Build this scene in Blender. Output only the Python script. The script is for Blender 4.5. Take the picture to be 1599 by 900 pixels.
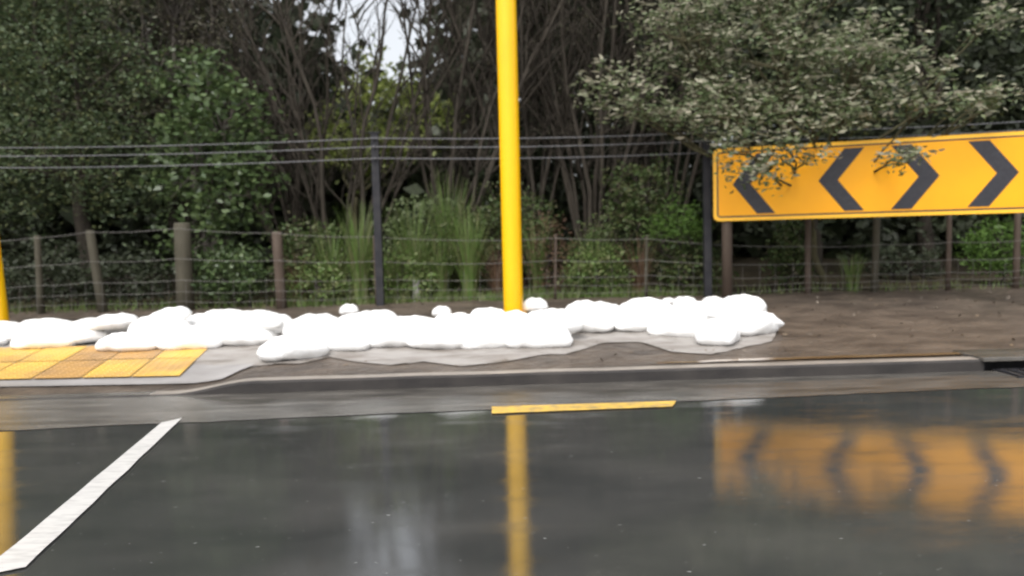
import bpy, math, random
import numpy as np
from mathutils import Vector, Matrix, noise
R = math.radians
random.seed(7); rng = np.random.default_rng(7)
for o in list(bpy.data.objects): bpy.data.objects.remove(o)
SC = bpy.context.scene; COL = SC.collection
# ------------------------------------------------------------------ camera
F = 1244.0; HC = 1.2; PITCH = math.atan(80 / F); ROLL = 0.0245
fw = Vector((0, math.cos(PITCH), -math.sin(PITCH)))
rt0 = Vector((1, 0, 0)); up0 = rt0.cross(fw)
rt = rt0 * math.cos(ROLL) - up0 * math.sin(ROLL); up = up0 * math.cos(ROLL) + rt0 * math.sin(ROLL)
cd = bpy.data.cameras.new('camera'); cam = bpy.data.objects.new('camera', cd); COL.objects.link(cam)
M_ = Matrix((rt, up, -fw)).transposed().to_4x4(); M_.translation = Vector((0, 0, HC)); cam.matrix_world = M_
cd.lens = 28.0; cd.sensor_width = 36; cd.clip_start = .05; cd.clip_end = 2000
cd.dof.use_dof = True; cd.dof.focus_distance = 3.6; cd.dof.aperture_fstop = 1.6
SC.camera = cam
# ------------------------------------------------------------------ light
w = bpy.data.worlds.new('World'); SC.world = w; w.use_nodes = True
nt = w.node_tree; bg = nt.nodes['Background']
sk = nt.nodes.new('ShaderNodeTexSky'); sk.sky_type = 'NISHITA'; sk.sun_disc = False
sk.sun_elevation = R(58); sk.sun_rotation = R(200); sk.dust_density = 5; sk.air_density = 1.0; sk.ozone_density = 1
hs = nt.nodes.new('ShaderNodeHueSaturation'); hs.inputs['Saturation'].default_value = .22
nt.links.new(sk.outputs[0], hs.inputs['Color']); nt.links.new(hs.outputs[0], bg.inputs[0]); bg.inputs[1].default_value = .15
sl = bpy.data.lights.new('sun', 'SUN'); sl.energy = .6; sl.angle = R(35); sl.color = (1, .97, .92)
so = bpy.data.objects.new('sun', sl); COL.objects.link(so)
so.rotation_euler = (R(32), 0, R(-20)); so.location = (0, -5, 20)
SC.view_settings.view_transform = 'Standard'; SC.view_settings.look = 'None'; SC.view_settings.gamma = 1
SC.view_settings.use_curve_mapping = False; SC.view_settings.exposure = .93
SC.cycles.max_bounces = 6; SC.cycles.use_denoising = True
SC.cycles.filter_width = 2.0

# ------------------------------------------------------------------ helpers
def ray(px, py):
    return (fw + rt * ((px - 799.5) / F) + up * ((450 - py) / F))
def at(px, py, y):                                  # point at forward distance y
    d = ray(px, py); return Vector((0, 0, HC)) + d * (y / d.y)
def clamp(v, a=0., b=1.): return max(a, min(b, v))
def sm(a, b, v): t = clamp((v - a) / (b - a)); return t * t * (3 - 2 * t)

class MB:
    def __init__(s): s.v = []; s.f = []
    def add(s, vs, fs):
        k = len(s.v); s.v += [tuple(p) for p in vs]; s.f += [tuple(i + k for i in f) for f in fs]; return s
    def box(s, c, d, rz=0, bev=0):
        c = Vector(c); hx, hy, hz = d[0] / 2, d[1] / 2, d[2] / 2; m = Matrix.Rotation(rz, 3, 'Z')
        vs = [c + m @ Vector((x * hx, y * hy, z * hz)) for z in (-1, 1) for x, y in ((-1, -1), (1, -1), (1, 1), (-1, 1))]
        return s.add(vs, [(3, 2, 1, 0), (4, 5, 6, 7), (0, 1, 5, 4), (1, 2, 6, 5), (2, 3, 7, 6), (3, 0, 4, 7)])
    def tube(s, pts, rad, n=8, caps=True):
        pts = [Vector(p) for p in pts]; m = len(pts)
        if not hasattr(rad, '__len__'): rad = [rad] * m
        vs = []; a = None
        for i, p in enumerate(pts):
            t = (pts[min(i + 1, m - 1)] - pts[max(i - 1, 0)]); t = t.normalized() if t.length > 1e-7 else Vector((0, 0, 1))
            if a is None: a = t.orthogonal().normalized()
            a = (a - t * a.dot(t)); a = a.normalized() if a.length > 1e-6 else t.orthogonal().normalized()
            b = t.cross(a)
            for k in range(n):
                q = 2 * math.pi * k / n; vs.append(p + (a * math.cos(q) + b * math.sin(q)) * rad[i])
        fs = [(i * n + k, i * n + (k + 1) % n, (i + 1) * n + (k + 1) % n, (i + 1) * n + k) for i in range(m - 1) for k in range(n)]
        if caps: fs += [tuple(range(n - 1, -1, -1)), tuple((m - 1) * n + k for k in range(n))]
        return s.add(vs, fs)
    def prism(s, poly, org, ux, uy, th):            # flat outline in plane (ux,uy) extruded by th along ux x uy
        ux = Vector(ux); uy = Vector(uy); nz = ux.cross(uy).normalized() * th; org = Vector(org); n = len(poly)
        a = [org + ux * x + uy * y for x, y in poly]
        return s.add(a + [p + nz for p in a], [tuple(range(n - 1, -1, -1)), tuple(range(n, 2 * n))] + [(i, (i + 1) % n, (i + 1) % n + n, i + n) for i in range(n)])
    def build(s, name, mat, parent=None, smooth=False, bev=0, origin=None):
        me = bpy.data.meshes.new(name); v = s.v
        if origin is not None: o_ = Vector(origin); v = [tuple(Vector(p) - o_) for p in v]
        me.from_pydata(v, [], s.f); me.update()
        if smooth: me.polygons.foreach_set('use_smooth', [True] * len(me.polygons))
        me.materials.append(mat)
        o = bpy.data.objects.new(name, me); COL.objects.link(o)
        if parent is not None:
            o.parent = parent
            if origin is None: o.location = -parent.location if parent.parent is None else Vector()
        elif origin is not None: o.location = origin
        if bev:
            m = o.modifiers.new('b', 'BEVEL'); m.width = bev; m.segments = 2; m.limit_method = 'ANGLE'
        return o
def tag(o, label=None, cat=None, group=None, kind=None):
    if label: o['label'] = label
    if cat: o['category'] = cat
    if group: o['group'] = group
    if kind: o['kind'] = kind
    return o
def empty(name, loc, label, cat, group=None):
    o = bpy.data.objects.new(name, None); COL.objects.link(o); o.location = loc; o.empty_display_size = .2
    return tag(o, label, cat, group)

def quads(name, V, mat, parent):                    # V: (n,4,3) array of leaf quads -> one mesh
    n = len(V); me = bpy.data.meshes.new(name)
    V = V - np.array(parent.location)[None, None, :] if parent is not None else V
    me.vertices.add(4 * n); me.vertices.foreach_set('co', V.reshape(-1).astype(np.float32))
    me.loops.add(4 * n); me.loops.foreach_set('vertex_index', np.arange(4 * n, dtype=np.int32))
    me.polygons.add(n); me.polygons.foreach_set('loop_start', np.arange(0, 4 * n, 4, dtype=np.int32))
    me.polygons.foreach_set('loop_total', np.full(n, 4, dtype=np.int32)); me.update(); me.validate()
    me.materials.append(mat)
    o = bpy.data.objects.new(name, me); COL.objects.link(o); o.parent = parent
    return o
def leaf_quads(P, size, asp=.5, flat=.3, droop=.1, var=.4):
    """diamond leaves at points P; flat>0 favours leaves lying level"""
    n = len(P); P = np.asarray(P)
    d = rng.normal(size=(n, 3)); d[:, 2] = d[:, 2] * (1 - flat) - droop; d /= np.linalg.norm(d, axis=1)[:, None]
    u = rng.normal(size=(n, 3)); u[:, 2] *= (1 - flat) ** .5
    sd = np.cross(d, u); sd[:, 2] *= (1 - flat * .8); sd /= np.linalg.norm(sd, axis=1)[:, None] + 1e-9
    nn = np.cross(d, sd)
    L = size * (1 + var * (rng.random(n) * 2 - 1))[:, None]; W = L * asp * .5
    a = P; c = P + d * L; mid = P + d * L * .45
    b = mid + sd * W + nn * W * .3; e = mid - sd * W + nn * W * .3
    return np.stack([a, b, c, e], 1)
def clumps(blobs, per, nper, r, shell=.55, seed=None):
    """blobs: (centre, (rx,ry,rz)) -> leaf points gathered in clumps, and the clump centres"""
    C = []
    for c, rr in blobs:
        vol = (rr[0] * rr[1] * rr[2]) ** (1 / 3.)
        k = max(3, int(per * (rr[0] * rr[2] + rr[0] * rr[1] + rr[1] * rr[2]) / 3))
        d = rng.normal(size=(k, 3)); d /= np.linalg.norm(d, axis=1)[:, None]
        t = (shell + (1 - shell) * rng.random(k)) * (.8 + .35 * rng.random(k))
        C.append(np.array(c) + d * t[:, None] * np.array(rr))
    C = np.concatenate(C)
    q = r * (.6 + .8 * rng.random(len(C)))
    P = np.repeat(C, nper, 0) + rng.normal(size=(len(C) * nper, 3)) * np.repeat(q, nper)[:, None] * np.array([1, 1, .62])
    return P, C

# ------------------------------------------------------------------ materials
def mat(name, col=(.5, .5, .5), rough=.6, noise_=None, bump=None, spec=.5, metal=0, coat=0, coat_r=.05, sub=None):
    m = bpy.data.materials.new(name); m.use_nodes = True; t = m.node_tree; b = t.nodes['Principled BSDF']
    b.inputs['Base Color'].default_value = (*col, 1); b.inputs['Roughness'].default_value = rough
    b.inputs['Specular IOR Level'].default_value = spec; b.inputs['Metallic'].default_value = metal
    b.inputs['Coat Weight'].default_value = coat; b.inputs['Coat Roughness'].default_value = coat_r
    tc = t.nodes.new('ShaderNodeTexCoord')
    if noise_:                                      # (scale, col2, lo, hi, stretch)
        mp = t.nodes.new('ShaderNodeMapping'); t.links.new(tc.outputs['Object'], mp.inputs[0])
        mp.inputs['Scale'].default_value = noise_[4] if len(noise_) > 4 else (1, 1, 1)
        n = t.nodes.new('ShaderNodeTexNoise'); n.inputs['Scale'].default_value = noise_[0]; n.inputs['Detail'].default_value = 7
        n.inputs['Roughness'].default_value = .62; t.links.new(mp.outputs[0], n.inputs['Vector'])
        r = t.nodes.new('ShaderNodeValToRGB'); r.color_ramp.elements[0].position = noise_[2]; r.color_ramp.elements[1].position = noise_[3]
        r.color_ramp.elements[0].color = (*col, 1); r.color_ramp.elements[1].color = (*noise_[1], 1)
        t.links.new(n.outputs['Fac'], r.inputs[0]); t.links.new(r.outputs[0], b.inputs['Base Color'])
    if bump:                                        # (scale, strength, distance)
        n2 = t.nodes.new('ShaderNodeTexNoise'); n2.inputs['Scale'].default_value = bump[0]; n2.inputs['Detail'].default_value = 5
        t.links.new(tc.outputs['Object'], n2.inputs['Vector'])
        bp = t.nodes.new('ShaderNodeBump'); bp.inputs['Strength'].default_value = bump[1]; bp.inputs['Distance'].default_value = bump[2]
        t.links.new(n2.outputs['Fac'], bp.inputs['Height']); t.links.new(bp.outputs[0], b.inputs['Normal'])
    return m
def leaf_mat(name, cols, rough=.5, trans=.25):
    m = bpy.data.materials.new(name); m.use_nodes = True; t = m.node_tree; b = t.nodes['Principled BSDF']
    g = t.nodes.new('ShaderNodeNewGeometry'); r = t.nodes.new('ShaderNodeValToRGB')
    r.color_ramp.interpolation = 'LINEAR'
    e = r.color_ramp.elements; e[0].position = 0; e[0].color = (*cols[0], 1); e[1].position = 1; e[1].color = (*cols[-1], 1)
    for i, c in enumerate(cols[1:-1]): k = e.new((i + 1) / (len(cols) - 1)); k.color = (*c, 1)
    t.links.new(g.outputs['Random Per Island'], r.inputs[0]); t.links.new(r.outputs[0], b.inputs['Base Color'])
    b.inputs['Roughness'].default_value = rough; b.inputs['Specular IOR Level'].default_value = .35
    if trans:
        tr = t.nodes.new('ShaderNodeBsdfTranslucent'); t.links.new(r.outputs[0], tr.inputs[0])
        mx = t.nodes.new('ShaderNodeMixShader'); mx.inputs[0].default_value = trans
        t.links.new(b.outputs[0], mx.inputs[1]); t.links.new(tr.outputs[0], mx.inputs[2])
        t.links.new(mx.outputs[0], t.nodes['Material Output'].inputs[0])
    return m
# wet road
def road_mat():
    m = bpy.data.materials.new('wet_asphalt'); m.use_nodes = True; t = m.node_tree; b = t.nodes['Principled BSDF']; L = t.links.new
    tc = t.nodes.new('ShaderNodeTexCoord')
    def nz(scale, det=4, st=None, ro=.55):
        n = t.nodes.new('ShaderNodeTexNoise'); n.inputs['Scale'].default_value = scale; n.inputs['Detail'].default_value = det; n.inputs['Roughness'].default_value = ro
        if st:
            mp = t.nodes.new('ShaderNodeMapping'); mp.inputs['Scale'].default_value = st; L(tc.outputs['Object'], mp.inputs[0]); L(mp.outputs[0], n.inputs['Vector'])
        else: L(tc.outputs['Object'], n.inputs['Vector'])
        return n
    def ramp(src, p0, c0, p1, c1):
        r = t.nodes.new('ShaderNodeValToRGB'); e = r.color_ramp.elements; e[0].position = p0; e[1].position = p1
        e[0].color = (*c0, 1); e[1].color = (*c1, 1); L(src, r.inputs[0]); return r
    big = nz(.9, 6, (1, 1.6, 1)); fine = nz(22, 2, (1, 2.5, 1))
    c1 = ramp(big.outputs['Fac'], .35, (.036, .038, .037), .7, (.068, .067, .063))
    chips = ramp(fine.outputs['Fac'], .71, (0, 0, 0), .76, (1, 1, 1))
    mx = t.nodes.new('ShaderNodeMix'); mx.data_type = 'RGBA'; L(chips.outputs[0], mx.inputs['Factor']); L(c1.outputs[0], mx.inputs['A']); mx.inputs['B'].default_value = (.24, .24, .23, 1)
    L(mx.outputs['Result'], b.inputs['Base Color'])
    pud = nz(2.2, 6, (.7, 2.2, 1), .65); ro = ramp(pud.outputs['Fac'], .45, (.04,) * 3, .7, (.18,) * 3); L(ro.outputs[0], b.inputs['Roughness'])
    b.inputs['Specular IOR Level'].default_value = .9; b.inputs['IOR'].default_value = 1.9
    rip = nz(5, 3, (1, 2.5, 1)); bp = t.nodes.new('ShaderNodeBump'); bp.inputs['Strength'].default_value = .08; bp.inputs['Distance'].default_value = .003
    L(rip.outputs['Fac'], bp.inputs['Height'])
    gr = nz(170, 2); bp2 = t.nodes.new('ShaderNodeBump'); bp2.inputs['Strength'].default_value = .06; bp2.inputs['Distance'].default_value = .002
    L(gr.outputs['Fac'], bp2.inputs['Height']); L(bp.outputs[0], bp2.inputs['Normal']); L(bp2.outputs[0], b.inputs['Normal'])
    return m
M = {}
M['road'] = road_mat()
M['channel'] = mat('channel_concrete', (.045, .042, .037), .27, (4.0, (.14, .13, .117), .36, .7, (.45, 2.2, 1)), (45, .6, .006), spec=.6)
M['kerb'] = mat('kerb_face_shaded_wet', (.03, .028, .028), .75, (4, (.06, .054, .05), .3, .7, (.6, 1, 1)), (40, .6, .004), spec=.2)  # kerb face: shade and wet both put into the dark colour
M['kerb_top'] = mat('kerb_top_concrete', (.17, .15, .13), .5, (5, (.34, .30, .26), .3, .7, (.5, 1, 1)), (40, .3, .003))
M['earth'] = mat('muddy_verge', (.052, .041, .033), .45, (2.6, (.135, .106, .082), .34, .7, (.8, 1.5, 1)), (11, 1, .04), spec=.35)
M['forest_floor'] = mat('forest_floor', (.03, .024, .017), .9, (3, (.06, .05, .03), .3, .7), (10, .6, .02), spec=.1)
M['path'] = mat('path_concrete', (.19, .18, .172), .5, (2.2, (.33, .315, .31), .3, .68, (.7, 1.3, 1)), (50, .3, .003))
M['tact'] = mat('tactile_yellow', (.64, .39, .075), .5, (2.6, (.42, .25, .08), .4, .66, (1, 1, 1)), (60, .25, .003))
M['tact2'] = mat('tactile_worn', (.44, .25, .08), .5, (2.6, (.30, .18, .08), .4, .66), (60, .25, .003))
M['white_paint'] = mat('white_paint', (.56, .55, .53), .35, (7, (.36, .35, .34), .45, .75, (1, 4, 1)), (60, .2, .002))
M['yellow_paint'] = mat('yellow_paint', (.66, .42, .07), .4, (12, (.3, .22, .1), .42, .68), (60, .2, .002))
M['pole'] = mat('yellow_enamel', (.92, .53, .004), .3, (3, (.86, .47, .004), .35, .7, (1, 1, .3)), spec=.5)
M['sign'] = mat('sign_yellow', (.93, .41, .003), .42, (2, (.88, .37, .003), .3, .7), spec=.4)
M['sign_rim'] = mat('sign_rim', (.95, .50, .03), .4)
M['black'] = mat('sign_black', (.018, .018, .024), .45, (20, (.03, .03, .038), .4, .7))
M['steel'] = mat('dark_steel', (.018, .018, .022), .5, (8, (.035, .034, .036), .4, .7), spec=.3)
M['wire'] = mat('galvanised_wire', (.15, .15, .16), .5, metal=.0)
M['wire_old'] = mat('old_wire', (.17, .16, .15), .6)
M['timber'] = mat('weathered_timber', (.07, .062, .042), .8, (6, (.05, .045, .028), .35, .7, (4, 4, .5)), (30, .5, .004))
M['timber_b'] = mat('brown_timber', (.085, .062, .046), .8, (6, (.07, .048, .034), .35, .7, (4, 4, .5)), (30, .5, .004))
M['bag'] = mat('white_woven_bag', (.88, .88, .87), .6, None, (26, .5, .012), spec=.3)
M['ghost_grey'] = mat('grey_ghost_strip', (.30, .28, .262), .5, (4, (.15, .128, .108), .42, .68, (.6, 1.5, 1)), (12, .4, .01))  # blotched grey standing in for the bags' exposure ghost
M['bark_dark'] = mat('dark_bark', (.03, .025, .02), .85, (5, (.075, .064, .05), .35, .75, (3, 3, .5)), (25, .6, .01), spec=.2)
M['bark_grey'] = mat('grey_bark', (.11, .098, .085), .85, (5, (.05, .043, .038), .35, .75, (3, 3, .5)), (25, .6, .01), spec=.2)
M['bark_green'] = mat('mossy_bark', (.10, .095, .05), .85, (5, (.055, .045, .03), .35, .75, (3, 3, .5)), (25, .6, .01), spec=.2)
G = leaf_mat
M['l_dark'] = G('leaf_dark', [(.03, .04, .022), (.055, .07, .036), (.045, .05, .034)])  # dark greens lightened to stand in for rainy haze
M['l_left'] = G('leaf_left', [(.05, .08, .036), (.085, .12, .05), (.06, .085, .042), (.15, .165, .065)])  # lightened and greyed for haze, as is leaf_broad
M['l_broad'] = G('leaf_broad', [(.045, .075, .03), (.085, .13, .048), (.06, .09, .035), (.13, .18, .07)], .3)
M['l_twig'] = G('leaf_twiggy', [(.05, .048, .034), (.09, .08, .05), (.07, .08, .04)])
M['l_pale'] = G('leaf_pale', [(.25, .25, .17), (.40, .37, .28), (.13, .17, .08), (.31, .29, .22), (.2, .21, .13)], .6)
M['l_olive'] = G('leaf_olive', [(.07, .10, .04), (.12, .155, .065), (.08, .11, .045), (.18, .21, .11)])
M['l_lime'] = G('leaf_lime', [(.20, .26, .06), (.30, .34, .10), (.16, .22, .05)], .5, .45)
M['l_fern'] = G('leaf_fern', [(.06, .13, .022), (.12, .21, .04), (.08, .15, .03)])
M['l_grass'] = G('leaf_grass', [(.09, .15, .035), (.13, .21, .05), (.15, .19, .07), (.20, .2, .09)], .5)
M['l_dry'] = G('leaf_dry', [(.14, .08, .045), (.1, .06, .04), (.18, .12, .07)], .7)
M['l_under'] = G('leaf_under', [(.045, .07, .025), (.075, .12, .035), (.11, .13, .05), (.08, .065, .04)])

# ------------------------------------------------------------------ ground, road, kerb
YAW = .04
def kerbY(x): return 6.37 + .03 * x                # face of the kerb
def chanY(x): return 5.5 + clamp(.085 * x, -.6, .7) + .035 * noise.noise((x * 1.7, 3, 3)) + .015 * noise.noise((x * 7, 5, 3))               # edge between channel and asphalt
def verge_z(x, y):
    t = y - kerbY(x) - .15
    za = .088 + clamp(t, 0, 4.2) * .06
    zb = .012 + clamp(t, 0, 1.75) * .082 + clamp(t - 1.75, 0, 3) * .06
    k = sm(-2.1, -2.75, x)
    if x < -2.1: k = max(k, sm(-2.1, -2.75, x))
    z = za * (1 - k) + zb * k
    z += .02 * noise.noise((x * .8, y * .9, 3)) * sm(0, .5, t) * (1 - .7 * k)
    z += .012 * noise.noise((x * 3.1, y * 3.3, 8)) * sm(.1, .6, t) * (1 - k)
    if y > 11: z += (y - 11) * .03 + .12 * noise.noise((x * .3, y * .3, 1)) * sm(11, 13, y)
    return z
def strip(name, ya, yb, zf, mat_, xs, ny, label_kind='structure'):
    mb = MB(); vs = []; fs = []
    for x in xs:
        for j in range(ny + 1):
            y = ya(x) + (yb(x) - ya(x)) * j / ny; vs.append((x, y, zf(x, y)))
    n = ny + 1
    for i in range(len(xs) - 1):
        for j in range(ny): fs.append((i * n + j, (i + 1) * n + j, (i + 1) * n + j + 1, i * n + j + 1))
    mb.add(vs, fs); o = mb.build(name, mat_, smooth=True); tag(o, kind=label_kind); return o
xs_f = [-60, -40, -25, -15, -12] + [-10 + .1 * i for i in range(201)] + [12, 15, 25, 40, 60]
xs_c = [-60, -20, -10] + [-6 + .08 * i for i in range(151)] + [10, 20, 60]
strip('far_ground', lambda x: -900, lambda x: 900, lambda x, y: -.3, M['forest_floor'], [-900, 900], 1)
strip('road', lambda x: -9, chanY, lambda x, y: 0, M['road'], xs_c, 1)
strip('gutter_channel', lambda x: chanY(x), lambda x: kerbY(x), lambda x, y: .004 + .018 * clamp((y - kerbY(x) + .3) / .3) * 0, M['channel'], xs_c, 4)
strip('verge', lambda x: kerbY(x) + .15, lambda x: 11.0, verge_z, M['earth'], xs_f, 44)
strip('forest_ground', lambda x: 11.0, lambda x: 40.0, verge_z, M['forest_floor'], xs_f[::3] + [60], 40)
# kerb: swept stone with a dropped length before the crossing, drain gap at the right
def kh(x): return .088 * (1 - sm(-2.1, -2.75, x)) + .014
def kerb(name, x0, x1, step=.1, mt='kerb_top'):
    n = int((x1 - x0) / step) + 1; xs = [x0 + (x1 - x0) * i / n for i in range(n + 1)]
    a = MB(); b = MB(); va = []; vb = []
    for x in xs:
        h = kh(x) + .003 * noise.noise((x * 2, 0, 0)); y = kerbY(x); wob = .004 * noise.noise((x * 1.3, 5, 0))
        va += [(x, y + wob, -.1), (x, y + wob, h - .02), (x, y + .02 + wob, h - .003)]
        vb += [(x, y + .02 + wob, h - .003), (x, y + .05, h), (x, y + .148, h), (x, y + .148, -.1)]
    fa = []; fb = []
    for i in range(n):
        for j in range(2): fa.append((i * 3 + j, (i + 1) * 3 + j, (i + 1) * 3 + j + 1, i * 3 + j + 1))
        for j in range(3): fb.append((i * 4 + j, (i + 1) * 4 + j, (i + 1) * 4 + j + 1, i * 4 + j + 1))
    fa += [(2, 1, 0), (3 * n, 3 * n + 1, 3 * n + 2)]; fb += [(3, 2, 1, 0), (4 * n, 4 * n + 1, 4 * n + 2, 4 * n + 3)]
    a.add(va, fa); b.add(vb, fb)
    o = a.build(name, M['kerb'], smooth=False); tag(o, kind='structure')
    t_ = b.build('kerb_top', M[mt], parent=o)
    return o
DX0, DX1 = 3.86, 4.86
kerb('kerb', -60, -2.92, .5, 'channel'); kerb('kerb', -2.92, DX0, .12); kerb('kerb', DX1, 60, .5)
# side-entry drain
dr = empty('kerb_drain', (4.36, kerbY(4.36), 0), 'dark side entry drain opening set in the kerb below the chevron sign', 'drain')
mb = MB(); mb.box((4.36, kerbY(4.36) + .18, .103), (1.06, .44, .035), YAW * .75); mb.build('lid', M['channel'], dr, bev=.006)
mb = MB(); mb.box((4.36, kerbY(4.36) + .33, -.01), (1.0, .04, .18), YAW * .75); mb.box((3.885, kerbY(4) + .2, -.01), (.04, .3, .18)); mb.box((4.835, kerbY(4.8) + .2, -.01), (.04, .3, .18))
mb.build('chamber', M['steel'], dr)
mb = MB()
for i in range(9): mb.box((3.97 + i * .098, kerbY(4.36) - .16, .012), (.03, .3, .014), YAW * .75)
mb.box((4.36, kerbY(4.36) - .32, .012), (.84, .03, .014), YAW * .75); mb.box((4.36, kerbY(4.36) - .0, .012), (.84, .03, .014), YAW * .75)
mb.build('grate', M['steel'], dr)

# path patch beside / behind the tactile paving
def patch(name, poly, zo, mat_, nx=34, ny=16):       # poly: 4 corners near-left, near-right, far-right, far-left
    mb = MB(); a, b, c, d = [Vector(p) for p in poly]; vs = []
    for i in range(nx + 1):
        for j in range(ny + 1):
            u, v = i / nx, j / ny; p = (a * (1 - u) + b * u) * (1 - v) + (d * (1 - u) + c * u) * v
            e = min(v, 1 - v) * 2; ee = (.07 * noise.noise((v * 5, 2, 9)) + .04 * noise.noise((v * 14, 6, 9)))
            if i == nx: p = Vector((p.x + ee, p.y))
            vs.append((p.x, p.y, verge_z(p.x, p.y) + zo))
    fs = [(i * (ny + 1) + j, (i + 1) * (ny + 1) + j, (i + 1) * (ny + 1) + j + 1, i * (ny + 1) + j + 1) for i in range(nx) for j in range(ny)]
    mb.add(vs, fs); return mb.build(name, mat_, smooth=True)
def kb(x, o=.16): return (x, kerbY(x) + o)
o = patch('footpath', [(-14, 6.78), (-2.45, 6.62), (-1.85, 8.7), (-14, 8.7)], .012, M['path'], 100, 16); tag(o, kind='structure')
# tactile paving: slabs, two rows, with low domes
tp = empty('tactile_paving', (-4, 7.3, .05), 'worn yellow tactile paving slabs on the dropped footpath in front of the sandbags', 'tactile paving')
TW, TD = .43, .66
for r in range(2):
    for c in range(11):
        x1 = -2.9 - c * TW - r * .1; y0 = 6.84 + r * (TD + .022) ; dst = MB(); worn = (c, r) in ((2, 0), (1, 1), (5, 0), (2, 1), (6, 1), (7, 0))
        x0 = x1 - TW + .012; y1 = y0 + TD; sk_ = -.1 * 1
        def P(u, v, dz): x = x0 + (x1 - x0) * u + sk_ * v; y = y0 + (y1 - y0) * v; return (x, y, verge_z(x, y) + .024 + dz)
        n = 6; vs = [P(i / n, j / n, .003) for i in range(n + 1) for j in range(n + 1)]
        fs = [(i * (n + 1) + j, (i + 1) * (n + 1) + j, (i + 1) * (n + 1) + j + 1, i * (n + 1) + j + 1) for i in range(n) for j in range(n)]
        dst.add(vs, fs)
        for i in range(6):
            for j in range(9):
                u, v = (i + .5) / 6, (j + .5) / 9; cx, cy, cz = P(u, v, .003)
                vv = [(cx + .014 * math.cos(k * math.pi / 3), cy + .014 * math.sin(k * math.pi / 3), cz - .001) for k in range(6)] + [(cx + .009 * math.cos(k * math.pi / 3), cy + .009 * math.sin(k * math.pi / 3), cz + .005) for k in range(6)]
                dst.add(vv, [(k, (k + 1) % 6, (k + 1) % 6 + 6, k + 6) for k in range(6)] + [(6, 7, 8, 9, 10, 11)])
        sb = dst.build('slab', M['tact2'] if worn else M['tact'], tp)
        if worn: sb['label'] = 'browner worn slab'
# painted markings
def quad_mark(name, pts, mat_, label, cat, z=.009, nseg=24, wob=.006):
    a, b, c, d = [Vector(p) for p in pts]; mb = MB(); vs = []
    for i in range(nseg + 1):
        u = i / nseg; l = a.lerp(b, u); r = d.lerp(c, u); k = (r - l).normalized()
        l = l - k * wob * noise.noise((u * 9, 1, 4)) ; r = r + k * wob * noise.noise((u * 9, 7, 4))
        vs += [(l.x, l.y, z), (r.x, r.y, z)]
    mb.add(vs, [(2 * i, 2 * i + 1, 2 * i + 3, 2 * i + 2) for i in range(nseg)])
    return tag(mb.build(name, mat_), label, cat, kind='structure')
def g(px, py, z=0):
    d = ray(px, py); t = (z - HC) / d.z; return (d.x * t, d.y * t)
quad_mark('white_road_line', [g(-38, 905), g(252, 662), g(284, 655), g(40, 889)], M['white_paint'], 'broad white limit line painted across the wet road', 'road marking')
quad_mark('yellow_road_line', [g(768, 648), g(1050, 637), g(1056, 628), g(768, 637)], M['yellow_paint'], 'short yellow dash painted along the edge of the wet road', 'road marking')

# ------------------------------------------------------------------ yellow poles
def pole(px_base, y, lean, label):
    x = (px_base - 799.5) / F * y
    b = Vector((x, y, verge_z(x, y))); r = empty('yellow_pole', b, label, 'pole', 'yellow poles on the verge')
    top = 7.5; mb = MB(); n = 24
    pts = [b + Vector((lean * h, 0, h)) for h in [-.2 + (top + .2) * i / n for i in range(n + 1)]]
    mb.tube(pts, [.117 + .008 * i / n for i in range(n + 1)], 28); mb.build('shaft', M['pole'], r, smooth=True)
    mb = MB(); mb.tube([b + Vector((lean * .0, 0, -.02)), b + Vector((0, 0, .03))], .16, 20); mb.build('base_plate', M['pole'], r)
    return r
pole(801, 9.5, 0.0, 'tall yellow painted steel pole rising behind the middle of the sandbags')
pole(-7, 9.2, -.055, 'yellow pole leaning slightly away at the left end of the sandbags')

# ------------------------------------------------------------------ chevron sign
SL = Vector((2.66, 10.45, 0)); SR = Vector((6.15, 9.2, 0)); ux = (SR - SL).normalized(); W_ = (SR - SL).length; Hs = .935
zb = at(1117, 346, 10.45).z; uz = Vector((0, 0, 1)); nrm = ux.cross(uz)       # nrm points to the camera side
sg = empty('chevron_sign', (SL + SR) / 2 + Vector((0, 0, verge_z(4.4, 9.8))), 'wide orange yellow chevron board with black arrows pointing both ways on timber posts', 'road sign')
def rrect(w_, h_, r, x0=0, y0=0, n=6):
    P = []
    for cx, cy, a0 in ((w_ - r, r, -90), (w_ - r, h_ - r, 0), (r, h_ - r, 90), (r, r, 180)):
        for k in range(n + 1):
            a = R(a0 + 90 * k / n); P.append((x0 + cx + r * math.cos(a), y0 + cy + r * math.sin(a)))
    return P
org = Vector((SL.x, SL.y, zb))
def layer(name, poly, m, off, th=.002): mb = MB(); mb.prism(poly, org + nrm * off, ux, uz, th); return mb.build(name, m, sg)
layer('board', rrect(W_, Hs, .07), M['sign_rim'], 0, .02)
mb = MB()                                             # thin black border line as four strips
e = .045; t_ = .018
ring_o = rrect(W_ - 2 * e, Hs - 2 * e, .045, e, e); ring_i = rrect(W_ - 2 * e - 2 * t_, Hs - 2 * e - 2 * t_, .03, e + t_, e + t_)
nn = len(ring_o); q = org + nrm * .023
mb.add([q + ux * a + uz * b for a, b in ring_o] + [q + ux * a + uz * b for a, b in ring_i], [(i, (i + 1) % nn, (i + 1) % nn + nn, i + nn) for i in range(nn)])
mb.build('border_line', M['black'], sg)
layer('face', rrect(W_ - 2 * e - 2 * t_ - .004, Hs - 2 * e - 2 * t_ - .004, .03, e + t_ + .002, e + t_ + .002), M['sign'], .021, .0015)
hh = Hs - 2 * e - 2 * t_ - .04; y0 = e + t_ + .02
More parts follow.
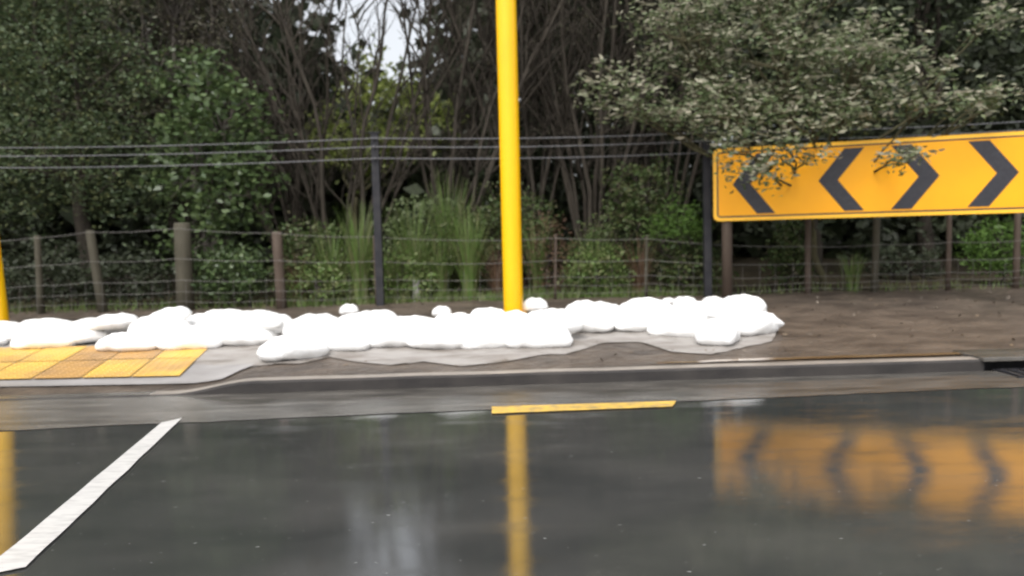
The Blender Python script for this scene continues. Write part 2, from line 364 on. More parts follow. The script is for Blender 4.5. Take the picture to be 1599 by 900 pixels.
def chev(xc, dr_):                                    # tip at xc pointing dr_
    wd = .30; th = .225
    pts = [(xc, y0 + hh / 2), (xc - dr_ * wd, y0 + hh), (xc - dr_ * (wd + th), y0 + hh), (xc - dr_ * th, y0 + hh / 2), (xc - dr_ * (wd + th), y0), (xc - dr_ * wd, y0)]
    mb = MB(); q = org + nrm * .0245
    mb.add([q + ux * a + uz * b for a, b in pts], [(0, 1, 2, 3), (0, 3, 4, 5)] if dr_ < 0 else [(3, 2, 1, 0), (5, 4, 3, 0)]); mb.build('chevron', M['black'], sg)
def sx(px):                                           # board coordinate under a pixel column (level line of sight)
    a = (px - 799.5) / F; t = (a * SL.y - SL.x) / ((SR.x - SL.x) - a * (SR.y - SL.y)); return t * W_
for p, d in ((1146, -1), (1279, -1), (1467, 1), (1590, 1)): chev(sx(p), d)
for s in (.16, W_ - .09):
    p = org + ux * s - nrm * .07; mb = MB(); z0 = verge_z(p.x, p.y)
    mb.tube([(p.x, p.y, z0 - .2), (p.x, p.y, zb + Hs - .05)], .068, 12); mb.build('post', M['timber_b'], sg, smooth=True)
for z in (.2, .7):
    mb = MB(); p = org + uz * z - nrm * .008; mb.prism([(.05, -.02), (W_ - .05, -.02), (W_ - .05, .02), (.05, .02)], p - nrm * .012, ux, uz, .016); mb.build('rail', M['steel'], sg)

# ------------------------------------------------------------------ wire fence with timber posts
FY = 10.75
fence = empty('wire_fence', at(585, 482, FY), 'low stock wire fence on timber posts along the back of the muddy verge', 'fence')
# px, top py, wire py at post, radius, lean px, material
FP = [(-330, 378, 384, .07, 0, 'timber'), (-120, 374, 380, .07, 4, 'timber_b'), (58, 368, 372, .045, 3, 'timber'), (140, 360, 363, .062, -12, 'timber'), (284, 348, 357, .112, 2, 'timber'),
      (432, 362, 364, .07, -2, 'timber_b'), (584, 368, 370, .02, 0, 'timber_b'), (868, 366, 372, .02, 3, 'timber_b'), (1010, 368, 373, .022, 2, 'timber'),
      (1262, 330, 385, .042, 0, 'timber_b'), (1370, 325, 382, .048, 3, 'timber'), (1483, 320, 378, .036, 0, 'timber_b'), (1590, 318, 376, .045, 0, 'timber_b'), (1720, 315, 372, .06, 0, 'timber'), (1900, 312, 366, .06, 0, 'timber')]
tops = []
for px, ty, wy, r, ln, mt in FP:
    tp_ = at(px, ty, FY); w_ = at(px, wy, FY); z0 = verge_z(tp_.x, FY)
    b = Vector((tp_.x - ln / 115., FY + .02, z0)); mb = MB()
    ax = [b + (tp_ - b) * k for k in (-.1, .3, .7, .985, 1)]
    mb.tube(ax, [r * 1.05, r, r * .98, r * .95, r * .8], 12); mb.build('post', M[mt], fence, smooth=True)
    tops.append((tp_.x, w_.z, z0, r))
for frac, rr in ((1, .0033), (.64, .0033), (.38, .003), (.24, .0028), (.12, .0028), (.82, .003)):
    mb = MB(); pts = []
    if frac == .82: continue
    for i in range(len(tops) - 1):
        (xa, wa, za, ra), (xb, wb, zb2, rb) = tops[i], tops[i + 1]
        for k in range(8):
            u = k / 8; z = (za + (wa - za) * frac) * (1 - u) + (zb2 + (wb - zb2) * frac) * u - .035 * (xb - xa) / 2 * 4 * u * (1 - u)
            pts.append((xa * (1 - u) + xb * u, FY - .03 - (ra * (1 - u) + rb * u) * 1.0, z + .004 * noise.noise((xa + u * 3, frac * 9, 2))))
    mb.tube(pts, rr, 5); mb.build('wire', M['wire_old'], fence, smooth=True)
for i in range(80):                                    # light stay wires of the lower netting
    mb = MB(); x = -8.8 + i * .22 + .03 * random.random(); z0 = verge_z(x, FY); mb.tube([(x, FY - .1, z0 - .02), (x + .01, FY - .1, z0 + .42)], .0016, 4)
    mb.build('netting_stay', M['wire_old'], fence)

# tall dark posts with three strained wires
TY = 10.62
tf = empty('strained_wires', at(585, 484, TY), 'three taut grey wires on tall black steel posts standing above the low fence', 'wire line')
for px, ty, by in ((585, 209, 486), (1103, 200, 470), (-60, 224, 500), (1640, 180, 460)):
    t0 = at(px, ty, TY); z0 = verge_z(t0.x, TY); mb = MB()
    mb.box((t0.x, TY, (t0.z + z0) / 2 - .05), (.10, .09, t0.z - z0 + .1)); po = mb.build('post', M['steel'], tf, bev=.006)
    mb = MB(); mb.box((t0.x, TY, t0.z + .012), (.15, .11, .018)); mb.build('cap', M['steel'], po).location = (0, 0, 0)
    if True:
        for z in (-.07, -.18, -.33): mb = MB(); mb.tube([(t0.x, TY - .05, t0.z + z), (t0.x, TY - .085, t0.z + z)], .022, 8); mb.build('insulator', M['black'], po).location = (0, 0, 0)
for dz, s_ in ((-.07, .0), (-.18, .03), (-.33, .06)):
    mb = MB(); pts = []
    ps = [at(px, ty, TY) for px, ty in ((-60, 224), (585, 209), (1103, 200), (1640, 180))]
    for a, b in zip(ps[:-1], ps[1:]):
        for k in range(14): u = k / 14; p = a.lerp(b, u); pts.append((p.x, TY - .09, p.z + dz - .035 * 4 * u * (1 - u)))
    mb.tube(pts, .006, 6); mb.build('wire', M['wire'], tf, smooth=True)

# ------------------------------------------------------------------ sandbags
def bag_mesh(seed, L=.64, Wd=.42, H=.22, pinch=1.0, tail=False):
    rs = random.Random(seed); nu, nv = 28, 20; vs = []; fs = []; off = rs.random() * 50
    for i in range(nu + 1):
        u = -1 + 2 * i / nu
        e = (1 - abs(u) ** 3.2) ** .5 if abs(u) < 1 else 0
        hw = Wd / 2 * (.55 + .45 * e) * (1 - .18 * abs(u) ** 6); hz = H / 2 * e + .006
        for j in range(nv):
            a = 2 * math.pi * j / nv; ca, sa = math.cos(a), math.sin(a)
            y = hw * math.copysign(abs(ca) ** .8, ca); z = hz * math.copysign(abs(sa) ** .85, sa)
            k = noise.noise((u * 2.2 + off, ca * 1.6, sa * 1.6)) * .028 + noise.noise((u * 6 + off, ca * 4, sa * 4)) * .010 * (.4 + abs(u))
            p = Vector((u * L / 2, y, z)); nrm_ = Vector((0, ca, sa)); p += nrm_ * k * (e * .9 + .12)
            p.z -= .03 * u * u; p.x += .012 * noise.noise((sa * 2, off, u * 3))
            vs.append(p)
    for i in range(nu):
        for j in range(nv): fs.append((i * nv + j, i * nv + (j + 1) % nv, (i + 1) * nv + (j + 1) % nv, (i + 1) * nv + j))
    fs += [tuple(range(nv - 1, -1, -1)), tuple(nu * nv + k for k in range(nv))]
    if tail:                                           # gathered neck and flared mouth of the bag
        k = len(vs); n = 12; prof = [(-.03, .17), (.03, .14), (.08, .09), (.12, .05), (.15, .012)]
        for t, r in prof:
            for j in range(n):
                a = 2 * math.pi * j / n; rr = r * (1 + .25 * math.cos(5 * a + seed)); vs.append(Vector((L / 2 - .03 + t, rr * math.cos(a), rr * .55 * math.sin(a) - .03)))
        for i in range(len(prof) - 1):
            for j in range(n): fs.append((k + i * n + j, k + i * n + (j + 1) % n, k + (i + 1) * n + (j + 1) % n, k + (i + 1) * n + j))
    me = bpy.data.meshes.new('sandbag'); me.from_pydata([tuple(v) for v in vs], [], fs); me.update()
    me.polygons.foreach_set('use_smooth', [True] * len(me.polygons)); me.materials.append(M['bag']); return me
BM = [bag_mesh(s, tail=False) for s in (3, 8, 14, 21)] + [bag_mesh(s, tail=True) for s in (5, 17)]
# px, py of centre, height of centre above the ground, yaw deg, tilt deg, scale, mesh, label
BAGS = []
def bag(px, py, hz, yaw, tilt, sc, mi, label): BAGS.append((px, py, hz, yaw, tilt, sc, mi, label))
ordn = ['first', 'second', 'third', 'fourth', 'fifth', 'sixth', 'seventh', 'eighth', 'ninth', 'tenth', 'eleventh', 'twelfth', 'thirteenth', 'fourteenth', 'fifteenth', 'sixteenth', 'seventeenth']
front = [(-30, 526, 5), (72, 528, 12), (205, 532, -6), (300, 529, 8), (385, 523, -4), (458, 543, 28), (530, 531, -10), (610, 524, 8), (690, 527, -8), (765, 525, 10), (842, 526, -6), (915, 504, -14), (1000, 502, 8), (1062, 510, -22), (1120, 519, 70), (1168, 505, 30)]
mid = [(-10, 512, -8), (70, 508, 20), (150, 507, 24), (250, 512, -12), (330, 507, 5), (410, 506, 14), (492, 512, 30), (570, 508, 38), (640, 511, -6), (715, 510, 8), (790, 508, -8), (860, 502, 6), (930, 491, -8), (1010, 488, 4), (1085, 489, -10), (1150, 484, 25)]
for i, (x, y, a) in enumerate(front):
    bag(x, y, .10, a, 0, 1.0, i % 4, f'white sandbag in the front row, {ordn[i-1] if i else "partly out of frame"} ' + ('from its left end' if i else 'at its far left end'))
for i, (x, y, a) in enumerate(mid):
    bag(x, y, .19 if i % 2 else .14, a, 0, 1.0, (i + 2) % 4, f'white sandbag in the middle row, {ordn[i-1] if i else "partly out of frame"} ' + ('from its left end' if i else 'at its far left end'))
bag(120, 522, .11, 30, 0, .9, 2, 'white sandbag lying slantwise between the first bags of the front row')
bag(20, 519, .12, -10, 0, .9, 1, 'white sandbag just right of the leaning yellow pole, between the front and middle rows')
bag(255, 521, .13, 4, 0, .95, 0, 'white sandbag directly in front of the lone tilted bag, low in the pile')
bag(175, 500, .26, 18, 6, .8, 0, 'white sandbag piled beside the lone tilted bag, on its left')
bag(262, 494, .30, 14, 13, .72, 1, 'lone tilted white sandbag resting on top of the row before the thickest fence post')
bag(350, 500, .25, 6, 0, .8, 2, 'white sandbag on top of the row, just right of the lone tilted bag')
bag(400, 501, .24, -4, 0, .9, 3, 'white sandbag on top of the row below the reddish brown fence post')
bag(585, 500, .25, 35, 8, .7, 1, 'white sandbag on top of the row in front of the tall black steel post')
bag(762, 493, .22, 0, 0, .6, 2, 'white sandbag on top of the row, touching the left side of the central yellow pole')
bag(908, 481, .24, 12, 6, .55, 0, 'small rounded white sandbag humped on the back row, second right of the central yellow pole')
bag(1010, 479, .24, 0, 0, .75, 3, 'flat topped white sandbag on the back row before the gap in the pile')
bag(1160, 474, .27, 10, -4, .75, 1, 'topmost white sandbag at the high right end of the pile')
bag(1167, 499, .13, -8, -4, .8, 5, 'white sandbag with its pointed corner towards the right at the end of the pile')
def bd(px, py, zc):                                   # walk outwards until the ray meets the ground plus zc
    d = ray(px, py); y = 6.6
    while y < 10.2:
        t = y / d.y; z = HC + d.z * t
        if z <= verge_z(d.x * t, y) + zc: break
        y += .02
    t = y / d.y; return Vector((d.x * t, y, HC + d.z * t))
def put_bag(loc, yaw, tilt, sc, mi, label, tall=1):
    o = bpy.data.objects.new('sandbag', BM[mi]); COL.objects.link(o); o.location = loc
    o.rotation_euler = (R(random.uniform(-5, 5)), R(-tilt), R(yaw)); o.scale = (sc * random.uniform(.95, 1.05), sc * random.uniform(.92, 1.1), sc * tall * random.uniform(.95, 1.15))
    tag(o, label, 'sandbag', 'white sandbags laid along the verge')
for b in BAGS: put_bag(bd(b[0], b[1] + (3 if b[0] < 240 else 0), b[2] * (.85 if b[0] < 240 else 1)), *b[3:], .8 if b[0] < 240 else 1)
for px, py, s_, lb in ((545, 484, .36, 'small round white sandbag standing alone behind the row, left of the tall black post'),
                       (690, 487, .36, 'tiny white sandbag alone behind the row between the black post and the yellow pole'),
                       (835, 477, .5, 'small white sandbag humped behind the row, touching the right of the yellow pole'),
                       (1045, 471, .26, 'tiny white bag end poking up behind the gap near the right of the pile'),
                       (1070, 473, .42, 'small white sandbag at the back, between the tiny bag end and the black post'),
                       (1115, 474, .5, 'small white sandbag at the back, just left of the topmost bag')):
    put_bag(bd(px, py, .09), random.uniform(-10, 10), 0, s_, random.randrange(4), lb, 1.45)
# added grey strip imitating the bags' exposure ghost along their foot
mb = MB(); vs = []; ghost_px = [(150, 548), (215, 556), (300, 572), (370, 572), (430, 567), (470, 566), (515, 556), (560, 564), (610, 568), (660, 563), (720, 570), (790, 563), (840, 553), (885, 551), (940, 534), (1000, 532), (1050, 548), (1110, 552), (1150, 543), (1205, 532), (1212, 520)]
nP = len(ghost_px); N = 90
for i in range(N + 1):
    u = i / N * (nP - 1); k = min(int(u), nP - 2); f_ = u - k; f_ = f_ * f_ * (3 - 2 * f_)
    px = ghost_px[k][0] * (1 - f_) + ghost_px[k + 1][0] * f_; py = ghost_px[k][1] * (1 - f_) + ghost_px[k + 1][1] * f_
    p = bd(px, py, .02); back = 9.0 if i < N - 3 else 8.6
    for j in range(9):
        v = j / 8; y = p.y * (1 - v) + max(back, p.y + .1) * v; x = p.x * (y / p.y) * (1 - .15 * v) + p.x * .15 * v
        vs.append((x, y, verge_z(x, y) + .02 + .006 * noise.noise((x * 6, y * 6, 0)) - (.012 if j == 0 else 0)))
mb.add(vs, [(i * 9 + j, (i + 1) * 9 + j, (i + 1) * 9 + j + 1, i * 9 + j + 1) for i in range(N) for j in range(8)])
tag(mb.build('ghost_strip', M['ghost_grey'], smooth=True), 'pale grey wavy strip imitating the exposure ghost below the sandbags', 'ghost_strip')

# ------------------------------------------------------------------ trees
def px_blob(px, py, d, rx, ry, depth=None):
    c = at(px, py, d); s = F / d; return (tuple(c), (rx / s, depth if depth else rx / s * .8, ry / s))
def wob_line(a, b, n, amp, seed):
    a = Vector(a); b = Vector(b); out = []
    for i in range(n + 1):
        u = i / n; p = a.lerp(b, u); k = math.sin(math.pi * u)
        out.append(p + Vector((noise.noise((u * 2.5, seed, 0)), noise.noise((u * 2.5, seed, 9)), .4 * noise.noise((u * 2.5, seed, 4)))) * amp * k)
    return out
def limb_tree(name, base, blobs, m_leaf, m_bark, label, per=16, nper=26, r=.16, size=.08, asp=.5, flat=.3, trunk_r=.11, stems=1, extra=None, fork=.45, droop=.1, cat='tree', group='trees behind the fence', limbs=40):
    base = Vector(base); root = empty(name, base, label, cat, group)
    P, C = clumps(blobs, per, nper, r)
    z_ok = P[:, 2] > verge_z(0, base.y) + .1; P = P[z_ok]
    quads('crown', leaf_quads(P, size, asp, flat, droop), m_leaf, root)
    mb = MB(); cc = Vector(np.mean(C, 0)); forks = []
    for s_ in range(stems):
        f = base.lerp(cc, fork) + Vector((random.uniform(-.3, .3) * stems, random.uniform(-.2, .2), random.uniform(-.1, .2)))
        f.x = base.x * .6 + f.x * .4
        b0 = base + Vector((.16 * s_ - .08 * (stems - 1), 0, -.15)); mb.tube(wob_line(b0, f, 8, .18, s_ + base.x), [trunk_r * (1 - .045 * i) for i in range(9)], 10); forks.append(f)
    mb.build('trunk', m_bark, root, smooth=True)
    lb = MB()
    for (c, rr) in blobs:
        c = Vector(c); f = random.choice(forks); lb.tube(wob_line(f, c, 7, .35, c.x * 3), [trunk_r * .5 * (1 - .1 * i) for i in range(8)], 7)
    idx = rng.choice(len(C), min(limbs, len(C)), replace=False)
    for i in idx:
        t = Vector(C[i]); bc = min((Vector(b[0]) for b in blobs), key=lambda q: (q - t).length); s0 = bc.lerp(random.choice(forks), random.random() * .5)
        lb.tube(wob_line(s0, t, 5, .15, t.x * 5), [.018 * (1 - .15 * k) for k in range(6)], 5)
    lb.build('limbs', m_bark, root, smooth=True)
    if extra: extra(root, C)
    return root

def gz(x, y): return verge_z(x, y)
# -- left broadleaf trees
limb_tree('evergreen_tree', (-6.6, 12.6, gz(-6.6, 12.6)), [px_blob(40, 250, 11.9, 130, 110), px_blob(120, 130, 12.2, 150, 110), px_blob(-60, 60, 12.4, 170, 150), px_blob(190, 260, 12.0, 110, 80), px_blob(40, -80, 12.8, 220, 140), px_blob(-160, 230, 12, 140, 170)],
          M['l_left'], M['bark_dark'], 'dense dark green tree filling the left edge behind the fence', per=90, nper=42, r=.2, size=.062, trunk_r=.16, flat=.45)
limb_tree('twiggy_tree', (-4.9, 13.2, gz(-4.9, 13.2)), [px_blob(220, 60, 13.0, 130, 110), px_blob(260, -80, 13.2, 95, 120), px_blob(180, 170, 12.9, 110, 70), px_blob(330, 60, 13.1, 70, 110)],
          M['l_twig'], M['bark_grey'], 'thin grey brown tree with sparse foliage, right of the dense dark tree', per=60, nper=26, r=.15, size=.06, trunk_r=.08, stems=2, limbs=90)
limb_tree('broadleaf_tree', (-4.3, 12.0, gz(-4.3, 12)), [px_blob(350, 190, 11.4, 65, 75), px_blob(360, 300, 11.4, 70, 75), px_blob(300, 250, 11.6, 70, 80), px_blob(385, 240, 11.5, 40, 60), px_blob(320, 370, 11.5, 60, 50), px_blob(300, 120, 11.8, 60, 50)],
          M['l_broad'], M['bark_grey'], 'bright broad leaved evergreen tree behind the thickest fence post', per=120, nper=18, r=.13, size=.105, asp=.62, flat=.5, trunk_r=.06, droop=.25)
# -- fan shaped many stemmed trees
def fan_tree(base,  n, spread, height, label, lean=0, leaf=3500, m_bark='bark_dark', lo=0.55, ysp=.5, stemr=.05, msk='l_twig', seed=0, nb=17):
    rs = random.Random(seed); x, y = base; b = Vector((x, y, gz(x, y) - .1)); root = empty('multi_stemmed_tree', b, label, 'tree', 'trees behind the fence')
    mb = MB(); tw = MB(); tips = []
    for s_ in range(n):
        a = lean + spread * (-1 + 2 * (s_ + rs.random() * .8) / n); ay = rs.uniform(-ysp, ysp); H = height * rs.uniform(.8, 1.1)
        b0 = b + Vector((a * .35 + rs.uniform(-.08, .08), ay * .4, 0)); pts = []
        for i in range(10):
            u = i / 9; pts.append(b0 + Vector((math.tan(a) * H * (u ** 1.15) + (.22 * noise.noise((u * 3, s_, seed)) + .05 * noise.noise((u * 9, s_, seed))) * min(1, u * 4), ay * H * .3 * u + .15 * noise.noise((u * 4, s_, seed + 5)), H * u)))
        r0 = stemr * rs.uniform(.45, 1.0); mb.tube(pts, [r0 * (1 - .075 * i) for i in range(10)], 7)
        for k in range(nb):
            i = rs.randint(2, 8); f = rs.random(); p = pts[i].lerp(pts[min(i + 1, 9)], f); L = rs.uniform(.5, 1.7)
            dr_ = Vector((math.tan(a) + rs.uniform(-.8, .8), rs.uniform(-.6, .6), rs.uniform(.7, 1.4))).normalized()
            q = wob_line(p, p + dr_ * L, 5, .12, k + s_ * 9.1 + seed); tw.tube(q, [.016 * (1 - .15 * j) for j in range(6)], 5)
            for m_ in range(7):
                jj = rs.randint(1, 5); s0 = q[jj]; d2 = (dr_ + Vector((rs.uniform(-.8, .8), rs.uniform(-.8, .8), rs.uniform(-.3, .6)))).normalized()
                e_ = s0 + d2 * rs.uniform(.2, .65); md = s0.lerp(e_, .5) + Vector((rs.uniform(-.04, .04), rs.uniform(-.04, .04), .02)); tw.tube([s0, md, e_], [.0065, .005, .003], 4); tips.append(e_)
    mb.build('trunk', M[m_bark], root, smooth=True); tw.build('branches', M[m_bark], root, smooth=True)
    T = np.array([tuple(t) for t in tips]); wgt = np.clip((T[:, 2] - lo * height) / height, 0, 1) + .02; wgt /= wgt.sum()
    P = T[rng.choice(len(T), leaf, p=wgt)] + rng.normal(size=(leaf, 3)) * .09
    quads('crown', leaf_quads(P, .045, .5, .2), M[msk], root); return root
fan_tree((-2.55, 12.6), 11, R(27), 5.2, 'dark many stemmed tree fanning out directly behind the tall black steel post', leaf=250, seed=1, lo=.8, nb=8)
fan_tree((-3.5, 13.4), 11, R(20), 5.4, 'dark slender stemmed tree right of the broad leaved evergreen, leaning left', lean=R(-9), seed=2, lo=.6, leaf=1200, nb=11)
fan_tree((-1.2, 12.9), 12, R(17), 6.3, 'dark many stemmed tree leaning right, left of the central yellow pole', lean=R(11), seed=3, lo=.6, leaf=900, nb=13)
fan_tree((.3, 13.4), 12, R(17), 8.5, 'dark many stemmed tree directly behind the central yellow pole', seed=4, leaf=6000, lo=.3)
fan_tree((1.3, 13.0), 12, R(18), 8.0, 'dark twiggy many stemmed tree between the yellow pole and the pale leaved tree', lean=R(3), seed=5, leaf=6500, lo=.25)
fan_tree((2.6, 13.6), 10, R(18), 8.5, 'dark stemmed tree in deep shade left of the chevron sign', seed=8, leaf=6000, lo=.2)
fan_tree((-5.7, 14.6), 10, R(15), 8.5, 'dark stemmed tree in the shade behind the broad leaved evergreen', seed=9, leaf=5000, lo=.2)
# -- pale leaved tree over the sign
def pale(root, C):
    C = C[C[:, 1] < 12]; P = np.repeat(C, 17, 0); P = P + rng.normal(size=P.shape) * np.array([.14, .12, .045]) + np.array([0, -.08, .05])
    quads('pale_leaf_tips', leaf_quads(P, .095, .38, .75, 0), M['l_pale'], root)
limb_tree('pale_leaved_tree', (4.35, 11.35, gz(4.35, 11.35)),
          [px_blob(1210, 100, 10.4, 150, 95, .8), px_blob(1060, 60, 10.4, 85, 60, .6), px_blob(955, 150, 10.1, 62, 40, .4), px_blob(1110, 170, 10.0, 110, 45, .5), px_blob(1345, 110, 9.8, 95, 85, .6),
           px_blob(1470, 150, 9.4, 80, 38, .4), px_blob(1200, -60, 10.8, 200, 90, .9), px_blob(1160, 235, 9.75, 55, 42, .22), px_blob(1235, 240, 9.55, 55, 36, .18), px_blob(1195, 262, 9.6, 40, 26, .14), px_blob(1425, 228, 9.1, 40, 36, .14), px_blob(1270, 185, 9.6, 140, 28, .3),
           px_blob(1540, 42, 9.7, 32, 34, .25), px_blob(1555, 165, 9.2, 38, 18, .2)],
          M['l_olive'], M['bark_green'], 'large spreading tree with pale grey green leaf tips hanging over the chevron sign', per=95, nper=24, r=.12, size=.07, asp=.45, flat=.5, trunk_r=.055, stems=2, extra=pale, fork=.35, limbs=160)
# -- dark trees to the right and behind
def dark_tree(x, y, h, label, rx=1.6, seed=0, per=22, m='l_dark', z0=1.0):
    bl = []
    for i in range(5):
        z = gz(x, y) + z0 + (h - z0) * (i + .5) / 5; k = 1 - .35 * abs(i - 1.6) / 3
        bl.append(((x + random.uniform(-.4, .4), y + random.uniform(-.3, .3), z), (rx * k, rx * k * .8, (h - z0) / 6)))
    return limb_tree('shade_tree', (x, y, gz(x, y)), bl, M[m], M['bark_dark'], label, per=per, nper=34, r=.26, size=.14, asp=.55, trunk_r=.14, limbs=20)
dark_tree(-9.6, 13.8, 9.5, 'dark tree beyond the left edge, seen past the leaning yellow pole', 2.2)
dark_tree(-6.2, 15.2, 9.5, 'dark tree behind the dense green tree at the left', 2.0)
dark_tree(4.9, 13.0, 9.0, 'dark bushy tree behind the pale leaved tree and the chevron sign', 1.7)
dark_tree(6.8, 12.9, 9.2, 'dark tree above the right end of the chevron sign', 1.8)
dark_tree(9.2, 13.4, 9.5, 'dark tree standing beyond the right end of the sign', 2.2)
dark_tree(2.5, 15.2, 10, 'dark tree deep in the wood left of the pale leaved tree', 1.9)
dark_tree(.4, 16.0, 9.8, 'dark tree deep in the wood behind the central yellow pole', 1.5)
# -- lime foliage in the gap
limb_tree('lime_tree', (-3.4, 16.9, gz(-3.4, 16.9)), [px_blob(575, 125, 16.8, 30, 50), px_blob(625, 140, 17, 36, 36), px_blob(565, 230, 16.8, 36, 60), px_blob(625, 215, 17.2, 50, 50), px_blob(520, 200, 17.2, 36, 60), px_blob(680, 190, 17.6, 40, 50)], M['l_lime'], M['bark_green'],
          'bright yellow green tree glimpsed through the fan of dark stems', per=60, nper=30, r=.2, size=.13, trunk_r=.08, limbs=12)
# -- far wood as one mass
def wood():
    P = []
    for i in range(4200):
        x = rng.uniform(-34, 34); y = rng.uniform(17.5, 24); a = x / y
        top = 11 + 1.5 * math.sin(x * .7)
        if -.265 < a < -.05: top = 5.2 + .4 * math.sin(a * 70)
        if -.21 < a < -.095: top = 4.1 + rng.random() * .5
        if -.34 < a < -.285: top = 6.0
        if -.225 < a < -.08: y = 19.5 + (y - 17.5) * .6; x = a * y
        z = rng.uniform(.3, top); P.append((x, y, z))
    C = np.array(P); Q = np.repeat(C, 42, 0) + rng.normal(size=(len(C) * 42, 3)) * np.array([.6, .6, .45])
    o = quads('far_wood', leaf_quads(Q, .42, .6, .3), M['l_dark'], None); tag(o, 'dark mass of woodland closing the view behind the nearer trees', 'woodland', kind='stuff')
wood()

# ------------------------------------------------------------------ undergrowth
def bush(px, py, d, rx, ry, m, label, size=.07, per=650, nper=14, r=.08, name='shrub', asp=.5, grp='shrubs behind the fence', flat=.3):
    c = at(px, py, d); x, y = c.x, c.y
    root = limb_tree(name, (x, y, gz(x, y)), [px_blob(px, py, d, rx, ry), px_blob(px + rx * .5, py + ry * .4, d, rx * .5, ry * .5), px_blob(px - rx * .5, py + ry * .3, d + .1, rx * .5, ry * .6)], M[m], M['bark_dark'], label,
                     per=per, nper=nper, r=r, size=size, asp=asp, flat=flat, trunk_r=.02, cat='shrub', group=grp, limbs=14, fork=.3)
    return root
bush(1060, 345, 11.0, 48, 38, 'l_fern', 'bright green feathery shrub left of the chevron sign', .06, asp=.3, flat=.6)
bush(1560, 385, 11.3, 50, 50, 'l_fern', 'fresh green shrub under the right end of the chevron sign', .06, asp=.4)
bush(1235, 400, 11.5, 30, 60, 'l_under', 'low dull green shrub under the left half of the chevron sign', .07)
bush(1080, 420, 11.1, 50, 50, 'l_under', 'dark green shrub at the foot of the bright feathery shrub', .07)
bush(930, 425, 11.2, 55, 45, 'l_grass', 'light green leafy shrub right of the central yellow pole', .055)
bush(860, 400, 11.4, 40, 70, 'l_dry', 'dead brown bracken just right of the central yellow pole', .06, asp=.3, per=330)
bush(960, 390, 11.8, 80, 60, 'l_under', 'dull green shrub behind the light green leafy one', .06, per=330)
bush(630, 430, 11.2, 55, 45, 'l_grass', 'light green shrub right of the tall black steel post', .06)
bush(480, 400, 11.5, 60, 70, 'l_under', 'mixed green shrub left of the tall black steel post', .07, per=330)
bush(500, 440, 11.1, 60, 35, 'l_grass', 'low yellow green shrub by the reddish fence post', .05)
bush(720, 400, 11.6, 60, 75, 'l_under', 'mixed green shrub left of the central yellow pole', .06, per=330)
bush(660, 350, 12.2, 60, 50, 'l_olive', 'olive green shrub among the stems right of the tall black post', .07, per=330)
bush(800, 340, 12.3, 70, 50, 'l_under', 'dull green shrub behind the central yellow pole', .07, per=330)
bush(1000, 300, 12.2, 60, 60, 'l_under', 'dull green shrub above the bright feathery shrub, in shade', .07, per=330)
bush(360, 430, 11.1, 60, 45, 'l_broad', 'glossy green shrub at the foot of the broad leaved tree', .07)
bush(200, 430, 11.4, 70, 50, 'l_dark', 'dark low shrub between the thin leaning post and the thick post', .07, per=330)
bush(70, 430, 11.4, 80, 60, 'l_dark', 'dark low shrub near the leaning yellow pole', .07, per=330)
bush(1420, 420, 12.0, 60, 40, 'l_dark', 'dark low shrub under the middle of the chevron sign', .07, per=330)
def tuft(px, py_base, d, n, h, spread, m, label, wd=.012, name='grass_clump', cat='grass clump'):
    b = at(px, py_base, d); b.z = gz(b.x, b.y); root = empty(name, b, label, cat, 'grass clumps behind the fence'); Q = []
    for i in range(n):
        a = rng.uniform(0, 2 * math.pi); sp = spread * rng.random() ** .7; L = h * rng.uniform(.6, 1.05); d_ = np.array([math.cos(a), math.sin(a), 0]); s_ = np.array([-math.sin(a), math.cos(a), 0]) * wd
        o_ = np.array(b) + d_ * rng.random() * .12; K = 5; pr = None
        for k in range(K + 1):
            u = k / K; p = o_ + d_ * sp * u ** 1.8 + np.array([0, 0, L * (u - .28 * (sp / h) * u ** 3)]); ww = s_ * (1 - u * .9)
            if pr is not None: Q.append([pr[0] - pr[1], pr[0] + pr[1], p + ww, p - ww])
            pr = (p, ww)
    return quads('blades', np.array(Q), M[m], root)
tuft(565, 480, 11.05, 150, 1.45, .45, 'l_grass', 'tall arching light green grass clump left of the black steel post')
tuft(735, 478, 11.1, 170, 1.35, .5, 'l_grass', 'tall wispy green grass clump left of the central yellow pole')
tuft(690, 478, 11.3, 90, 1.1, .5, 'l_grass', 'shorter green grass clump between the black post and the yellow pole')
tuft(610, 478, 11.2, 80, .9, .5, 'l_grass', 'low green grass clump just right of the black steel post')
tuft(470, 480, 11.2, 70, .9, .5, 'l_dry', 'dry straw coloured grass clump right of the reddish fence post')
tuft(780, 474, 11.2, 70, .9, .6, 'l_dry', 'dry brown grass clump at the foot of the central yellow pole')
tuft(1000, 470, 11.1, 70, .9, .5, 'l_dry', 'dry brown grass clump below the bright feathery shrub')
tuft(520, 478, 11.3, 110, 1.2, .6, 'l_grass', 'arching grass clump left of the tallest central grass clump')
tuft(650, 478, 11.4, 110, 1.5, .6, 'l_grass', 'thin pale green grass clump behind the short peg')
tuft(705, 470, 11.8, 140, 1.9, .6, 'l_grass', 'tallest wispy grass clump reaching above the fence left of the central yellow pole')
tuft(840, 472, 11.5, 90, 1.2, .5, 'l_grass', 'green grass clump just right of the central yellow pole')
tuft(930, 470, 11.3, 90, 1.0, .6, 'l_grass', 'green grass clump in the light green leafy shrub')
tuft(1330, 462, 11.0, 60, .6, .3, 'l_grass', 'short grass clump at the foot of the pale tree trunk')
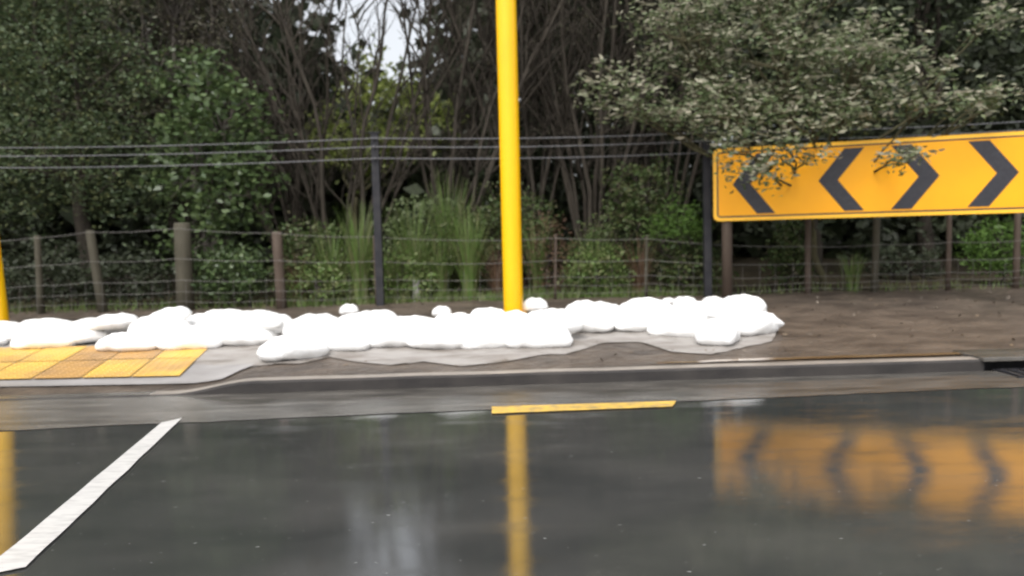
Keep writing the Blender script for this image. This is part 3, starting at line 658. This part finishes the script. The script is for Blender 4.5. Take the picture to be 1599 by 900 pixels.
# short grass along the fence line
Q = []
for i in range(9000):
    x = rng.uniform(-9, 9); y = 10.78 + abs(rng.normal()) * .35
    if x > 2.6 and rng.random() < .85: continue
    if x < -3.3 and rng.random() < .7: continue
    z = gz(x, y); h = rng.uniform(.04, .16); a = rng.uniform(0, 6.28); wv = np.array([math.cos(a), math.sin(a), 0]) * .006; p = np.array([x, y, z]); t = p + np.array([rng.normal() * .04, rng.normal() * .04, h])
    Q.append([p - wv, p + wv, t + wv * .2, t - wv * .2])
o = quads('verge_grass', np.array(Q), M['l_grass'], None); tag(o, 'short green grass growing along the foot of the fence', 'grass', kind='stuff')
# cut stump behind the fence
p = at(650, 452, 11.0); mb = MB(); z0 = gz(p.x, p.y); mb.tube([(p.x, p.y, z0 - .1), (p.x, p.y, z0 + .2), (p.x + .005, p.y, z0 + .29)], [.055, .05, .048], 10)
tag(mb.build('marker_peg', M['path'], smooth=False), 'short pale peg standing in the grass right of the black steel post', 'peg')

# leaf litter and stones on the verge, muddy water lying behind the kerb
Q = []
for i in range(1500):
    x = rng.uniform(-9, 9); y = kerbY(x) + .2 + 4.2 * rng.random() ** .55
    if y > 10.7 or (x < -2.5 and y < 8.8): continue
    z = gz(x, y) + .012; a = rng.uniform(0, 6.28); L = rng.uniform(.01, .03); u = np.array([math.cos(a), math.sin(a), rng.normal() * .25]) * L; v = np.array([-math.sin(a), math.cos(a), rng.normal() * .25]) * L * .5; p = np.array([x, y, z])
    Q.append([p - u, p - v, p + u, p + v])
o = quads('leaf_litter', np.array(Q), leaf_mat('litter', [(.07, .052, .04), (.2, .15, .1), (.1, .075, .05), (.28, .24, .2), (.09, .07, .05)], .6, 0), None); tag(o, 'fallen leaves and bits scattered over the muddy verge', 'litter', kind='stuff')
M['mudwater'] = mat('muddy_water', (.16, .095, .045), .12, (3, (.24, .16, .09), .35, .7, (.5, 1, 1)), None, spec=.8)
mb = MB(); vs = []
for i in range(121):
    x = 1.2 + i * .03; e_ = math.sin(math.pi * i / 120) ** .5; y0 = kerbY(x) + .24 + .02 * noise.noise((x * 3, 0, 0)); y1 = y0 + e_ * (.1 + .05 * noise.noise((x * 4, 4, 0))) + .002
    zz = gz(x, (y0 + y1) / 2) + .012; vs += [(x, y0, zz), (x, y1, zz + .003)]
mb.add(vs, [(2 * i, 2 * i + 2, 2 * i + 3, 2 * i + 1) for i in range(120)]); tag(mb.build('muddy_water', M['mudwater'], smooth=True), kind='structure')
